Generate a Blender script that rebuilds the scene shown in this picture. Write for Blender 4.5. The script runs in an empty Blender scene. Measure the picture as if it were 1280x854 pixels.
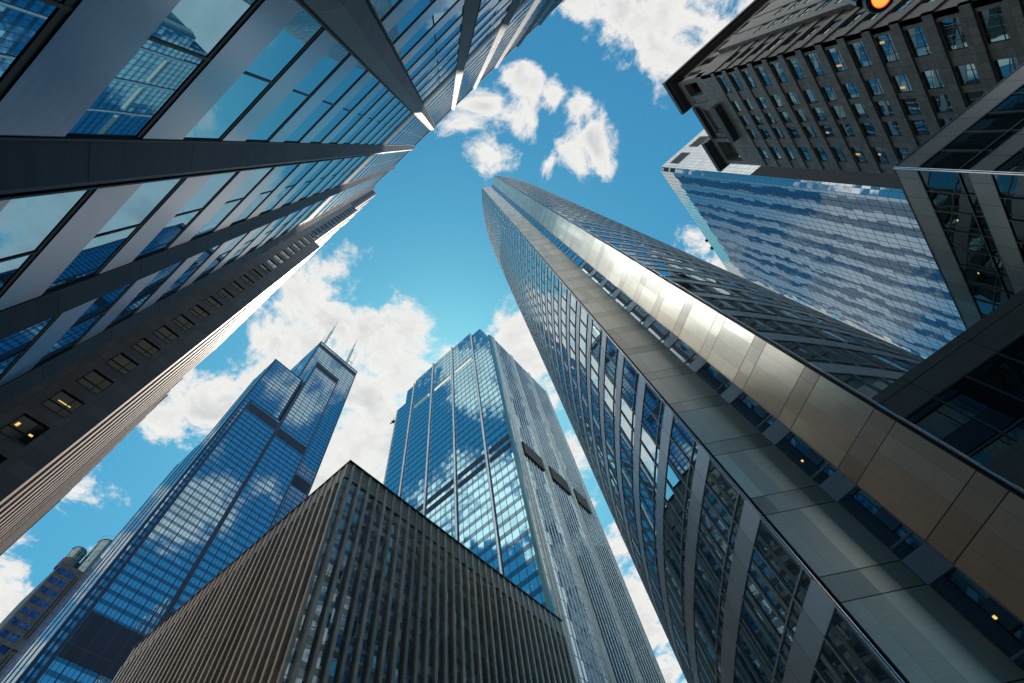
import bpy, math, random
from mathutils import Vector, Matrix
R = math.radians
random.seed(7)
S = bpy.context.scene
COL = S.collection

# ------------------------------------------------------------------ helpers
class MB:
    """collects faces (with uv in metres and a material slot) for ONE mesh object"""
    def __init__(s): s.v=[]; s.f=[]; s.m=[]; s.uv=[]
    def poly(s, pts, m=0, uv=None):
        b=len(s.v); s.v+= [tuple(p) for p in pts]; s.f.append(tuple(range(b,b+len(pts)))); s.m.append(m)
        if uv is None:
            n=(Vector(pts[1])-Vector(pts[0])).cross(Vector(pts[-1])-Vector(pts[0]))
            if abs(n.z)>max(abs(n.x),abs(n.y)): uv=[(p[0],p[1]) for p in pts]
            elif abs(n.x)>abs(n.y): uv=[(p[1],p[2]) for p in pts]
            else: uv=[(p[0],p[2]) for p in pts]
        s.uv+=uv
    def hexa(s, c, m=0, uvs=None):
        # c: 8 corners, bottom ccw 0-3, top 4-7 (0,1 = outer side)
        for q in ((0,1,5,4),(1,2,6,5),(2,3,7,6),(3,0,4,7),(4,5,6,7),(3,2,1,0)):
            s.poly([c[i] for i in q], m)
    def box(s, x0,x1,y0,y1,z0,z1,m=0):
        x0,x1=sorted((x0,x1)); y0,y1=sorted((y0,y1)); z0,z1=sorted((z0,z1))
        s.hexa([(x0,y0,z0),(x1,y0,z0),(x1,y1,z0),(x0,y1,z0),(x0,y0,z1),(x1,y0,z1),(x1,y1,z1),(x0,y1,z1)],m)
    def prism(s, pts, z0, z1, m=0, cap=True, mc=None):
        n=len(pts); L=0
        for i in range(n):
            a=pts[i]; b=pts[(i+1)%n]; d=math.hypot(b[0]-a[0],b[1]-a[1])
            s.poly([(a[0],a[1],z0),(b[0],b[1],z0),(b[0],b[1],z1),(a[0],a[1],z1)],m,[(L,z0),(L+d,z0),(L+d,z1),(L,z1)]); L+=d
        if cap:
            s.poly([(p[0],p[1],z1) for p in pts], m if mc is None else mc)
            s.poly([(p[0],p[1],z0) for p in pts][::-1], m if mc is None else mc)
    def cyl(s, x,y,z0,z1,r0,r1=None,n=10,m=0):
        r1=r0 if r1 is None else r1
        a=[(x+r0*math.cos(2*math.pi*i/n),y+r0*math.sin(2*math.pi*i/n),z0) for i in range(n)]
        b=[(x+r1*math.cos(2*math.pi*i/n),y+r1*math.sin(2*math.pi*i/n),z1) for i in range(n)]
        for i in range(n):
            j=(i+1)%n; s.poly([a[i],a[j],b[j],b[i]],m,[(i*r0*6.3/n,z0),((i+1)*r0*6.3/n,z0),((i+1)*r0*6.3/n,z1),(i*r0*6.3/n,z1)])
        s.poly(b,m); s.poly(a[::-1],m)
    def tube(s, p, q, r0, r1=None, n=8, m=0):
        r1=r0 if r1 is None else r1
        p=Vector(p); q=Vector(q); d=(q-p).normalized()
        a=d.orthogonal().normalized(); b=d.cross(a)
        A=[p+(a*math.cos(2*math.pi*i/n)+b*math.sin(2*math.pi*i/n))*r0 for i in range(n)]
        B=[q+(a*math.cos(2*math.pi*i/n)+b*math.sin(2*math.pi*i/n))*r1 for i in range(n)]
        for i in range(n): j=(i+1)%n; s.poly([A[i],A[j],B[j],B[i]],m)
        s.poly(B,m); s.poly(A[::-1],m)
    def mesh(s, name, mats, off=(0,0,0)):
        me=bpy.data.meshes.new(name)
        me.from_pydata([(v[0]-off[0],v[1]-off[1],v[2]-off[2]) for v in s.v],[],s.f)
        for mm in mats: me.materials.append(mm)
        me.polygons.foreach_set('material_index', s.m)
        ul=me.uv_layers.new(name='uv')
        ul.data.foreach_set('uv',[c for u in s.uv for c in u])
        me.update(); return me
    def build(s, name, mats, parent=None, kind=None):
        if not isinstance(mats,(list,tuple)): mats=[mats]
        off=parent_off(parent)
        o=bpy.data.objects.new(name, s.mesh(name,mats,off)); COL.objects.link(o)
        if parent is not None: o.parent=parent
        if kind: o['kind']=kind
        return o
def parent_off(p):
    t=Vector((0,0,0))
    while p is not None: t=t+p.location; p=p.parent
    return t
def thing(name,label,cat,loc,group=None):
    o=bpy.data.objects.new(name,None); COL.objects.link(o); o.location=loc
    o.empty_display_size=1; o['label']=label; o['category']=cat
    if group: o['group']=group
    return o
def place(mesh,name,parent,loc,rz=0):
    o=bpy.data.objects.new(name,mesh); COL.objects.link(o); o.parent=parent
    o.location=Vector(loc)-parent_off(parent); o.rotation_euler=(0,0,rz); return o
class Face:
    """vertical facade: origin, outward normal azimuth as vector; u runs along it, d outward"""
    def __init__(s,o,n):
        s.o=Vector((o[0],o[1])); s.n=Vector((n[0],n[1])).normalized(); s.u=Vector((-s.n.y,s.n.x))
        s.rz=math.atan2(s.u.y,s.u.x)
    def p(s,u,d,z):
        q=s.o+s.u*u+s.n*d; return (q.x,q.y,z)
    def U(s,x,y): return (Vector((x,y))-s.o).dot(s.u)
    def box(s,mb,u0,u1,d0,d1,z0,z1,m=0):
        u0,u1=sorted((u0,u1)); d0,d1=sorted((d0,d1))
        P=s.p
        for q,uv in (((P(u0,d1,z0),P(u1,d1,z0),P(u1,d1,z1),P(u0,d1,z1)),((u0,z0),(u1,z0),(u1,z1),(u0,z1))),
                     ((P(u1,d1,z0),P(u1,d0,z0),P(u1,d0,z1),P(u1,d1,z1)),((d1,z0),(d0,z0),(d0,z1),(d1,z1))),
                     ((P(u0,d0,z0),P(u0,d1,z0),P(u0,d1,z1),P(u0,d0,z1)),((d0,z0),(d1,z0),(d1,z1),(d0,z1))),
                     ((P(u1,d0,z0),P(u0,d0,z0),P(u0,d0,z1),P(u1,d0,z1)),((u1,z0),(u0,z0),(u0,z1),(u1,z1))),
                     ((P(u0,d1,z1),P(u1,d1,z1),P(u1,d0,z1),P(u0,d0,z1)),((u0,d1),(u1,d1),(u1,d0),(u0,d0))),
                     ((P(u0,d0,z0),P(u1,d0,z0),P(u1,d1,z0),P(u0,d1,z0)),((u0,d0),(u1,d0),(u1,d1),(u0,d1)))):
            mb.poly(q,m,list(uv))
    def quad(s,mb,u0,u1,z0,z1,d=0,m=0):
        mb.poly([s.p(u0,d,z0),s.p(u1,d,z0),s.p(u1,d,z1),s.p(u0,d,z1)],m,[(u0,z0),(u1,z0),(u1,z1),(u0,z1)])
LOCF=Face((0,0),(0,-1))          # local frame for shared meshes (u=+x, outward=-y)
def paned(pair,parent,F,u,z):
    w=faceplace(pair[0],'window',parent,F,u,z)
    p=bpy.data.objects.new('pane',pair[1]); COL.objects.link(p); p.parent=w
    return w
def faceplace(mesh,name,parent,F,u,z,d=0):
    return place(mesh,name,parent,F.p(u,d,z),F.rz)

# ------------------------------------------------------------------ materials
class NT:
    def __init__(s,name):
        s.mat=bpy.data.materials.new(name); s.mat.use_nodes=True
        s.t=s.mat.node_tree; s.t.nodes.clear()
        s.out=s.n('ShaderNodeOutputMaterial')
    def n(s,k,**kw):
        x=s.t.nodes.new(k)
        for a,b in kw.items(): setattr(x,a,b)
        return x
    def l(s,a,b): s.t.links.new(a,b)
    def inp(s,node,i,val):
        if hasattr(val,'links') : s.l(val,node.inputs[i])
        else: node.inputs[i].default_value=val
    def m(s,op,a,b=0.0,c=None):
        x=s.n('ShaderNodeMath',operation=op); s.inp(x,0,a); s.inp(x,1,b)
        if c is not None: s.inp(x,2,c)
        return x.outputs[0]
    def vm(s,op,a,b=(0,0,0),sc=None):
        x=s.n('ShaderNodeVectorMath',operation=op); s.inp(x,0,a)
        if op!='NORMALIZE' and op!='SCALE' and op!='LENGTH': s.inp(x,1,b)
        if sc is not None: s.inp(x,'Scale',sc)
        return x.outputs['Value'] if op in('DISTANCE','DOT_PRODUCT','LENGTH') else x.outputs[0]
    def noise(s,vec,scale,detail=3,rough=.5,col=False):
        x=s.n('ShaderNodeTexNoise'); x.inputs['Scale'].default_value=scale; x.inputs['Detail'].default_value=detail
        x.inputs['Roughness'].default_value=rough; s.l(vec,x.inputs['Vector'])
        return x.outputs['Color'] if col else x.outputs['Fac']
    def mixc(s,f,a,b,blend='MIX'):
        x=s.n('ShaderNodeMix',data_type='RGBA',blend_type=blend)
        s.inp(x,0,f); s.inp(x,6,a if hasattr(a,'links') else (*a,1)[:4]); s.inp(x,7,b if hasattr(b,'links') else (*b,1)[:4])
        return x.outputs[2]
    def remap(s,v,a,b,c=0.,d=1.,smooth=False):
        x=s.n('ShaderNodeMapRange'); s.inp(x,0,v); s.inp(x,1,a); s.inp(x,2,b); s.inp(x,3,c); s.inp(x,4,d)
        if smooth: x.interpolation_type='SMOOTHSTEP'
        return x.outputs[0]
    def uv(s):
        x=s.n('ShaderNodeUVMap'); x.uv_map='uv'; q=s.n('ShaderNodeSeparateXYZ'); s.l(x.outputs[0],q.inputs[0])
        return x.outputs[0],q.outputs[0],q.outputs[1]
    def pos(s):
        return s.n('ShaderNodeNewGeometry').outputs['Position']
    def pr(s,base,rough=.5,metal=0.,ior=1.5,normal=None,tint=None,coat=0.):
        x=s.n('ShaderNodeBsdfPrincipled')
        s.inp(x,'Base Color',base if hasattr(base,'links') else (*base,1)[:4]); s.inp(x,'Roughness',rough); s.inp(x,'Metallic',metal); s.inp(x,'IOR',ior)
        if tint: x.inputs['Specular Tint'].default_value=(*tint,1)
        if normal is not None: s.l(normal,x.inputs['Normal'])
        if coat: x.inputs['Coat Weight'].default_value=coat
        return x.outputs[0]
    def mixs(s,f,a,b):
        x=s.n('ShaderNodeMixShader'); s.inp(x,0,f); s.l(a,x.inputs[1]); s.l(b,x.inputs[2]); return x.outputs[0]
    def end(s,sh): s.l(sh,s.out.inputs[0]); return s.mat
    def band(s,x,lo,hi):     # 1 where lo<=x<hi
        return s.m('MULTIPLY',s.m('GREATER_THAN',x,lo),s.m('LESS_THAN',x,hi))

def tilted(t,pw,ph,tilt,wob,wobscale=.35,u=None,v=None,uvv=None):
    """window panes never sit quite flat: a small random tilt for each pane plus a slow bow"""
    geo=t.n('ShaderNodeNewGeometry')
    cu=t.m('FLOOR',t.m('DIVIDE',u,pw)); cv=t.m('FLOOR',t.m('DIVIDE',v,ph))
    c=t.n('ShaderNodeCombineXYZ'); t.l(cu,c.inputs[0]); t.l(cv,c.inputs[1]); t.l(geo.outputs['Random Per Island'],c.inputs[2])
    w=t.n('ShaderNodeTexWhiteNoise',noise_dimensions='3D'); t.l(c.outputs[0],w.inputs[0])
    a=t.vm('SCALE',t.vm('SUBTRACT',w.outputs['Color'],(.5,.5,.5)),sc=tilt)
    b=t.vm('SCALE',t.vm('SUBTRACT',t.noise(geo.outputs['Position'],wobscale,2,.5,True),(.5,.5,.5)),sc=wob)
    return t.vm('NORMALIZE',t.vm('ADD',t.vm('ADD',geo.outputs['Normal'],a),b)), w.outputs['Value']

def mat_curtain(name,pw,ph,lu,lv,line=(.02,.025,.03),base=(.012,.03,.06),ior=3.0,tint=(.8,.93,1.),
                tilt=.02,wob=.02,wobscale=.35,sp=None,spcol=None,spior=2.2,lmetal=0.,lrough=.4,blind=0.,sub=None,blindcol=(.3,.31,.29)):
    t=NT(name); uvv,u,v=t.uv()
    fu=t.m('FRACT',t.m('DIVIDE',u,pw)); fv=t.m('FRACT',t.m('DIVIDE',v,ph))
    nrm,rnd=tilted(t,pw,ph,tilt,wob,wobscale,u,v,uvv)
    bcol=t.mixc(rnd,tuple(c*.7 for c in base),tuple(c*1.3 for c in base))
    if blind:
        rb=t.n('ShaderNodeTexWhiteNoise',noise_dimensions='1D'); t.l(t.m('MULTIPLY',rnd,91.7),rb.inputs['W'])
        bm=t.m('MULTIPLY',t.m('LESS_THAN',rb.outputs['Value'],blind),t.m('GREATER_THAN',fv,t.m('MULTIPLY',rnd,.9)))
        bcol=t.mixc(bm,bcol,blindcol)
    g=t.pr(bcol,.012,0,ior,nrm,tint)
    if sp:
        g=t.mixs(t.band(fv,sp[0],sp[1]),g,t.pr(spcol,.06,0,spior,nrm,tint))
    mask=t.m('MAXIMUM',t.m('LESS_THAN',fu,lu/pw),t.m('LESS_THAN',fv,lv/ph)) if lv else t.m('LESS_THAN',fu,lu/pw)
    if sub:
        fs=t.m('FRACT',t.m('DIVIDE',u,pw/sub)); mask=t.m('MAXIMUM',mask,t.m('LESS_THAN',fs,lu*.4/(pw/sub)))
    return t.end(t.mixs(mask,g,t.pr(line,lrough,lmetal)))

def mat_glass(name,base=(.012,.03,.06),ior=3.0,tint=(.8,.93,1.),tilt=.006,wob=.012,wobscale=.3,rough=.012):
    t=NT(name); uvv,u,v=t.uv()
    nrm,rnd=tilted(t,50,50,tilt,wob,wobscale,u,v,uvv)
    bcol=t.mixc(rnd,tuple(c*.6 for c in base),tuple(c*1.4 for c in base))
    return t.end(t.pr(bcol,rough,0,ior,nrm,tint))

def mat_metal(name,col,rough=.35,metal=.85,streak=(.15,4.),amt=.25,joint=None,jcol=(.01,.012,.015),grime=.25,each=0,rv=.2):
    """metal sheet cladding: brushed streaks, faint blotches, thin open joints (width,height,line)"""
    t=NT(name); uvv,u,v=t.uv(); p=t.pos()
    mp=t.n('ShaderNodeMapping'); t.l(uvv,mp.inputs[0]); mp.inputs['Scale'].default_value=(streak[0],streak[1],1)
    st=t.noise(mp.outputs[0],3,4,.6); bl=t.noise(p,.35,4,.6)
    c=t.mixc(t.remap(st,.3,.7),tuple(x*(1-amt) for x in col),tuple(min(1,x*(1+amt*.6)) for x in col))
    c=t.mixc(t.m('MULTIPLY',t.remap(bl,.35,.75),grime),c,tuple(x*.45 for x in col))
    if each: c=t.vm('SCALE',c,sc=t.remap(t.n('ShaderNodeObjectInfo').outputs['Random'],0,1,1-each,1+each*.5))
    rg=t.remap(st,.2,.8,rough*(1-rv),rough*(1+rv))
    if joint:
        w,h,l=joint
        cu=t.m('FLOOR',t.m('DIVIDE',u,w)); cv=t.m('FLOOR',t.m('DIVIDE',v,h)); cc=t.n('ShaderNodeCombineXYZ'); t.l(cu,cc.inputs[0]); t.l(cv,cc.inputs[1])
        wn=t.n('ShaderNodeTexWhiteNoise',noise_dimensions='3D'); t.l(cc.outputs[0],wn.inputs[0])
        c=t.mixc(.22,c,t.mixc(wn.outputs['Value'],tuple(x*.55 for x in col),tuple(min(1,x*1.3) for x in col)))
        geo=t.n('ShaderNodeNewGeometry')
        nr=t.vm('NORMALIZE',t.vm('ADD',geo.outputs['Normal'],t.vm('SCALE',t.vm('SUBTRACT',wn.outputs['Color'],(.5,.5,.5)),sc=.03)))
        s=t.pr(c,rg,metal,1.5,nr)
        k=t.m('MAXIMUM',t.m('LESS_THAN',t.m('FRACT',t.m('DIVIDE',u,w)),l/w),t.m('LESS_THAN',t.m('FRACT',t.m('DIVIDE',v,h)),l/h))
        return t.end(t.mixs(k,s,t.pr(jcol,.7)))
    return t.end(t.pr(c,rg,metal))

def mat_stone(name,col,w=1.2,h=.9,line=.03,rough=.55,var=.3,jd=.35,spec=1.5):
    t=NT(name); uvv,u,v=t.uv(); p=t.pos()
    cu=t.m('FLOOR',t.m('DIVIDE',u,w)); cv=t.m('FLOOR',t.m('DIVIDE',v,h)); cc=t.n('ShaderNodeCombineXYZ'); t.l(cu,cc.inputs[0]); t.l(cv,cc.inputs[1])
    wn=t.n('ShaderNodeTexWhiteNoise',noise_dimensions='3D'); t.l(cc.outputs[0],wn.inputs[0])
    c=t.mixc(wn.outputs['Value'],tuple(x*(1-var) for x in col),tuple(x*(1+var) for x in col))
    c=t.mixc(t.m('MULTIPLY',t.remap(t.noise(p,9,3,.7),.35,.65),.35),c,tuple(x*.55 for x in col))
    mp=t.n('ShaderNodeMapping'); t.l(uvv,mp.inputs[0]); mp.inputs['Scale'].default_value=(1.2,.06,1)
    c=t.mixc(t.m('MULTIPLY',t.remap(t.noise(mp.outputs[0],1.5,4,.6),.5,.8),.45),c,tuple(x*.5 for x in col))
    k=t.m('MAXIMUM',t.m('LESS_THAN',t.m('FRACT',t.m('DIVIDE',u,w)),line/w),t.m('LESS_THAN',t.m('FRACT',t.m('DIVIDE',v,h)),line/h))
    c=t.mixc(k,c,tuple(x*jd for x in col))
    return t.end(t.pr(c,rough,0,spec))

def mat_plain(name,col,rough=.6,metal=0.,emit=None,es=1.):
    t=NT(name)
    if emit:
        e=t.n('ShaderNodeEmission'); e.inputs[0].default_value=(*emit,1); e.inputs[1].default_value=es; return t.end(e.outputs[0])
    c=t.mixc(t.noise(t.pos(),.8,4,.6),tuple(x*.75 for x in col),tuple(min(1,x*1.2) for x in col))
    return t.end(t.pr(c,rough,metal))

M={}
M['dark']=mat_plain('dark_interior',(.012,.013,.016),.8)
M['black']=mat_plain('black_gasket_shade',(.008,.008,.01),.6)
M['roof']=mat_plain('roof_gravel',(.16,.15,.14),.9)
M['white']=mat_plain('white_paint',(.72,.73,.72),.45)
M['cream']=mat_plain('cream_panel',(.8,.74,.6),.5)
M['warm']=mat_plain('office_light',(1,1,1),emit=(1.,.62,.2),es=.7)

# --- camera-independent layout constants (metres, camera stands at 0,0,1.6) ---
# ================================================================== 1. NEAR GLASS TOWER (left)
M['lt_glass']=mat_glass('tower_window_glass',(.008,.03,.06),5.2,(.42,.78,1.),.006,.006,.25)
M['lt_pier']=mat_metal('blue_grey_pier_cladding',(.05,.066,.10),.58,.4,(.1,3.),.2,(50,4.44,.05))
M['lt_span']=mat_metal('brushed_spandrel_cladding',(.125,.17,.245),.23,.92,(.12,9.),.16,None)
M['lt_louv']=mat_metal('dark_louvre',(.05,.055,.065),.5,.6,(.1,9.),.4,(50,.22,.07))
def near_tower():
    yW=-4.85; H=124.6; P=4.44; z0=15.03; pit=6.5; xc=.35
    T=thing('glass_tower','blue glass tower with dark fins and brushed metal bands, filling the upper left','tower',(20,yW-14,0))
    X0=xc-3*pit-.85; X1=xc+11*pit+.85
    b=MB(); b.box(X0,X1,yW-.25,yW-30,0,H-1.2); b.build('core',M['dark'],T)
    F=Face((0,yW),(0,1))   # u = -x
    # fins: a prow in plan
    for k in range(-3,12):
        x=xc+k*pit
        m=MB(); w=.76; pr=.45
        a=(x-w,yW); c=(x,yW+pr); d=(x+w,yW); e=(x+w,yW-.3); f=(x-w,yW-.3)
        m.prism([a,c,d,e,f][::-1],0,H+.4)
        # thin recessed edge lines along the crest
        m.build('fin',M['lt_pier'],T)
        q=MB()
        q.box(x-w-.07,x-w-.002,yW-.02,yW+.07,0,H); q.box(x+w+.002,x+w+.07,yW-.02,yW+.07,0,H)
        q.build('fin_edge',M['black'],T)
    # floors
    levels=[z0+P*k for k in range(-3,25)]
    gw=pit-2*.84
    def winmesh():
        m=MB(); q=MB(); h=P-1.9
        for a,b_ in ((0,.47*gw),(.47*gw+.07,gw)): LOCF.quad(q,a,b_,0,h,0,0)
        LOCF.box(m,.47*gw,.47*gw+.07,-.04,.03,0,h,1)
        LOCF.box(m,0,gw,-.04,.02,h-.2,h-.003,1); LOCF.box(m,0,gw,-.02,.02,.003,.05,1)  # black head strip stands for the shade under the spandrel
        return m.mesh('window',[M['lt_glass'],M['black']]),q.mesh('pane',[M['lt_glass']])
    wm=winmesh()
    def spm():
        m=MB(); LOCF.box(m,0,gw,-.1,.045,0,1.9,0); return m
    sm=spm().mesh('spandrel',[M['lt_span']])
    bays=[]
    for k in range(-3,11):
        xr=xc+(k+1)*pit-.84           # u=-x -> smallest u at larger x
        for i,z in enumerate(levels): bays.append((math.hypot(xr-gw/2,5)+abs(z-20)*.9+(0 if -4<=k<=2 else 15),xr,z,i))
    bays.sort()
    wr=MB(); sr=MB(); nb=0
    for n,(d,xr,z,i) in enumerate(bays):
        mech = i in (13,)
        top=H-z-P if z+P>H-1.2 else 0
        if z+P>H: continue
        if nb<100 and not mech:
            paned(wm,T,F,-xr,z+1.9); faceplace(sm,'spandrel',T,F,-xr,z); nb+=1
        else:
            if mech: F.box(sr,-xr,-xr+gw,-.1,.03,z,z+P,2)
            else:
                for a,b_ in ((0,.47*gw),(.47*gw+.07,gw)): F.quad(wr,-xr+a,-xr+b_,z+1.9,z+P,0,0)
                F.box(wr,-xr+.47*gw,-xr+.47*gw+.07,-.04,.03,z+1.9,z+P,1); F.box(wr,-xr,-xr+gw,-.04,.02,z+P-.2,z+P-.003,1)  # same black strip as spandrel shade at the window head
                F.box(sr,-xr,-xr+gw,-.1,.045,z,z+1.9,0)
    wr.build('window',[M['lt_glass'],M['black']],T,'stuff'); sr.build('spandrel',[M['lt_span'],M['black'],M['lt_louv']],T,'stuff')
    b=MB(); F.box(b,-X1,-X0,-.25,.12,levels[-1]+P-.3 if levels[-1]+P<H else levels[-1],H,0); b.build('parapet',M['lt_span'],T)
    b=MB(); b.box(X0,X1,yW-.3,yW-30,H-1.2,H-.6); b.build('roof',M['roof'],T)
near_tower()

# ================================================================== 2. PINK GRANITE TOWER (far left)
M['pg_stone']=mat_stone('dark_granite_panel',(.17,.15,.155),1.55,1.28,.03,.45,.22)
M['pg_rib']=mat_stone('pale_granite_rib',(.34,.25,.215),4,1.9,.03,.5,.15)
M['pg_glass']=mat_glass('granite_tower_glass',(.015,.03,.035),3.6,(.85,1.,.98),.02,.01)
def granite_tower():
    xF=-35.7
    T=thing('granite_tower','dark granite tower with one column of square windows and pale sunlit ribs along its side','tower',(xF-20,-20,0))
    blocks=[(-3.35,0,114.6,-70),(-4.9,114.6,171.5,-62),(-5.9,171.5,224,-55)]
    F=Face((xF,0),(1,0))   # u=+y
    G=lambda y:Face((0,y),(0,1))  # u=-x
    # walls with true window openings are too fine here: windows sit in recess frames
    wy0,wy1=-6.95,-5.08; pitch=3.8; zb=[4+pitch*k for k in range(58)]
    wall=MB()
    for y1,z0,z1,xb in blocks:
        # three vertical strips around the window column, bridged at each storey
        a0,a1=(wy0,wy1) if z1<172 else (-7.9,-6.35)
        F.box(wall,-40,a0,-.5,0,z0,z1); F.box(wall,a1,y1,-.5,0,z0,z1)
        zz=[z for z in zb if z0-1<z<z1]
        prev=z0
        for z in zz:
            lo=max(z,z0); F.box(wall,a0,a1,-.5,0,prev,max(prev+.01,lo)); prev=z+2.3
        if prev<z1: F.box(wall,a0,a1,-.5,0,prev,z1)
        wall.box(xF-.5,xb,y1-.6,-40,z0,z1-.01,1)
    wall.build('wall',[M['pg_stone'],M['dark']],T)
    def wmesh(w,h):
        m=MB(); g=MB(); LOCF.quad(g,.05,w*.62,.05,h-.05,-.14,0); LOCF.quad(g,w*.66,w-.05,.05,h-.05,-.13,0)
        for a,b in ((0,.06),(w*.62,w*.66),(w-.06,w)): LOCF.box(m,a,b,-.36,-.08,0,h,1)
        LOCF.box(m,.06,w-.06,-.36,-.09,h*.36,h*.36+.06,1); LOCF.box(m,.06,w-.06,-.36,-.09,h-.06,h,1)
        LOCF.box(m,-.02,w+.02,-.36,.03,-.07,-.003,2)
        return m.mesh('window',[M['pg_glass'],M['black'],M['pg_stone']]),g.mesh('pane',[M['pg_glass']])
    w1=wmesh(1.87,2.3); w2=wmesh(1.55,2.3)
    for z in zb:
        if z+2.3>223: continue
        if z>169: paned(w2,T,F,-7.9,z)
        else: paned(w1,T,F,wy0,z)
    # a few lit ceilings seen through the near windows
    for (z,du,w,h) in ((31.6,.25,.28,.5),(35.5,.25,.2,.35),(35.3,1.35,.25,.2),(39.4,.5,.95,.07)):
        m=MB(); F.box(m,wy0+du,wy0+du+w,-.12,-.10,z,z+h); m.build('ceiling_light',M['warm'],T)
    # sunlit side: ribs and window strips
    rn=0
    for (y1,z0,z1,xb) in blocks:
        f=G(y1)
        g=MB(); f.box(g,-xF+.02,-xb,-.6,-.12,z0,z1-.02); g.build('window_strip',M['pg_glass_s'],T)
        x=xF-.03
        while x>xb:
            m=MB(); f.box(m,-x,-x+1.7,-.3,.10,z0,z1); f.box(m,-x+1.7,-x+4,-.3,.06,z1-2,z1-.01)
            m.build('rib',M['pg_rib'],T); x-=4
    for (xa,xb,H) in ((-70,-83,98),(-83,-128,108.)):
        m=MB(); m.box(xa-.01,xb,-3.5,-40,0,H); m.build('wing',M['pg_stone'],T)
        f=G(-3.5); x=xa
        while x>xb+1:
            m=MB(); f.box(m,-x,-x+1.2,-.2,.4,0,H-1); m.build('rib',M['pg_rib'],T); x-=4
M['pg_glass_s']=mat_curtain('side_window_strip',4.,3.8,.0,1.3,(.2,.15,.13),(.015,.03,.035),2.2)
granite_tower()

# ================================================================== 3. TALL STEPPED BLACK SKYSCRAPER
M['w_face']=mat_curtain('black_tower_wall',4.57,3.95,.42,0,(.012,.035,.09),(.015,.075,.18),7.5,(.55,.84,1.),.004,.003,.02,(0.0,.40),(.012,.05,.13),2.6,.3,.35,0,3)
M['w_louv']=mat_metal('black_tower_louvre',(.012,.022,.05),.5,.3,(.1,9.),.4,(4.57,40,.35),(.02,.04,.08))
def willis():
    T=thing('skyscraper','tallest stepped dark blue skyscraper with two white antennas on its roof','skyscraper',(-210,60,0))
    tubes=[(-184,25.5,47.4,272.7,-206.9),(-190,22.8,47.3,337,-213),(-183.9,47.6,69.2,362.5,-206.8),(-207,46.7,91.2,444,-253),(-215,23.8,46.5,272,-250)]
    for x,y0,y1,H,xb in tubes:
        m=MB(); m.prism([(x,y0),(x,y1),(xb,y1),(xb,y0)],0,H,0,True,1)
        m.build('tube',[M['w_face'],M['roof']],T)
        fx=Face((x,0),(1,0)); fy=Face((0,y0),(0,-1))
        e=MB()
        for yy in (y0,y1-.9): fx.box(e,yy,yy+.9,-.1,.25,0,H+.2)
        fy.box(e,xb,xb+.9,-.1,.2,0,H+.2); fy.box(e,x-1,x+.25,-.1,.22,0,H+.2); fy.box(e,(x+xb)/2-.5,(x+xb)/2+.4,-.1,.2,0,H+.2)
        fx.box(e,y0,y1,-.1,.2,H-.6,H+.2)
        e.build('corner_column',M['w_col'],T)
        def lv(z0,z1,a=y0+1,b=y1-1):
            q=MB(); fx.box(q,a,b,-.1,.12,z0,z1); q.build('louvre_band',M['w_louv'],T)
        if H<280 and x>-200: lv(263,270.5); lv(116,131)
        elif 355<H<370: lv(259,267); lv(354,361); lv(116,131)
        elif H>440: lv(433,439); lv(262,272,70,90)
    for (x,y,y2) in ((-215,52.3,53.5),(-215,80.6,79.9)):
        m=MB(); m.cyl(x,y,444,449,2.2,2.2,12); m.cyl(x,y,449,496,1.5,1.3,12); m.cyl(x,y,496,512,.8,.6,10); m.cyl(x,y,512,526,.35,.2,8)
        m.build('antenna',M['white'],T)
    m=MB()
    for (x,y,h) in ((-214,49,478),(-214,86,492),(-214,84.2,470)): m.tube((x,y,444),(x,y,h),.4,.2)
    m.box(-214.3,-213.7,80.6,86,466,466.8)
    m.build('mast',M['white'],T)
M['w_col']=mat_metal('dark_blue_column_cover',(.035,.06,.11),.4,.5,(2,.1),.2,None)
willis()

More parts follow.
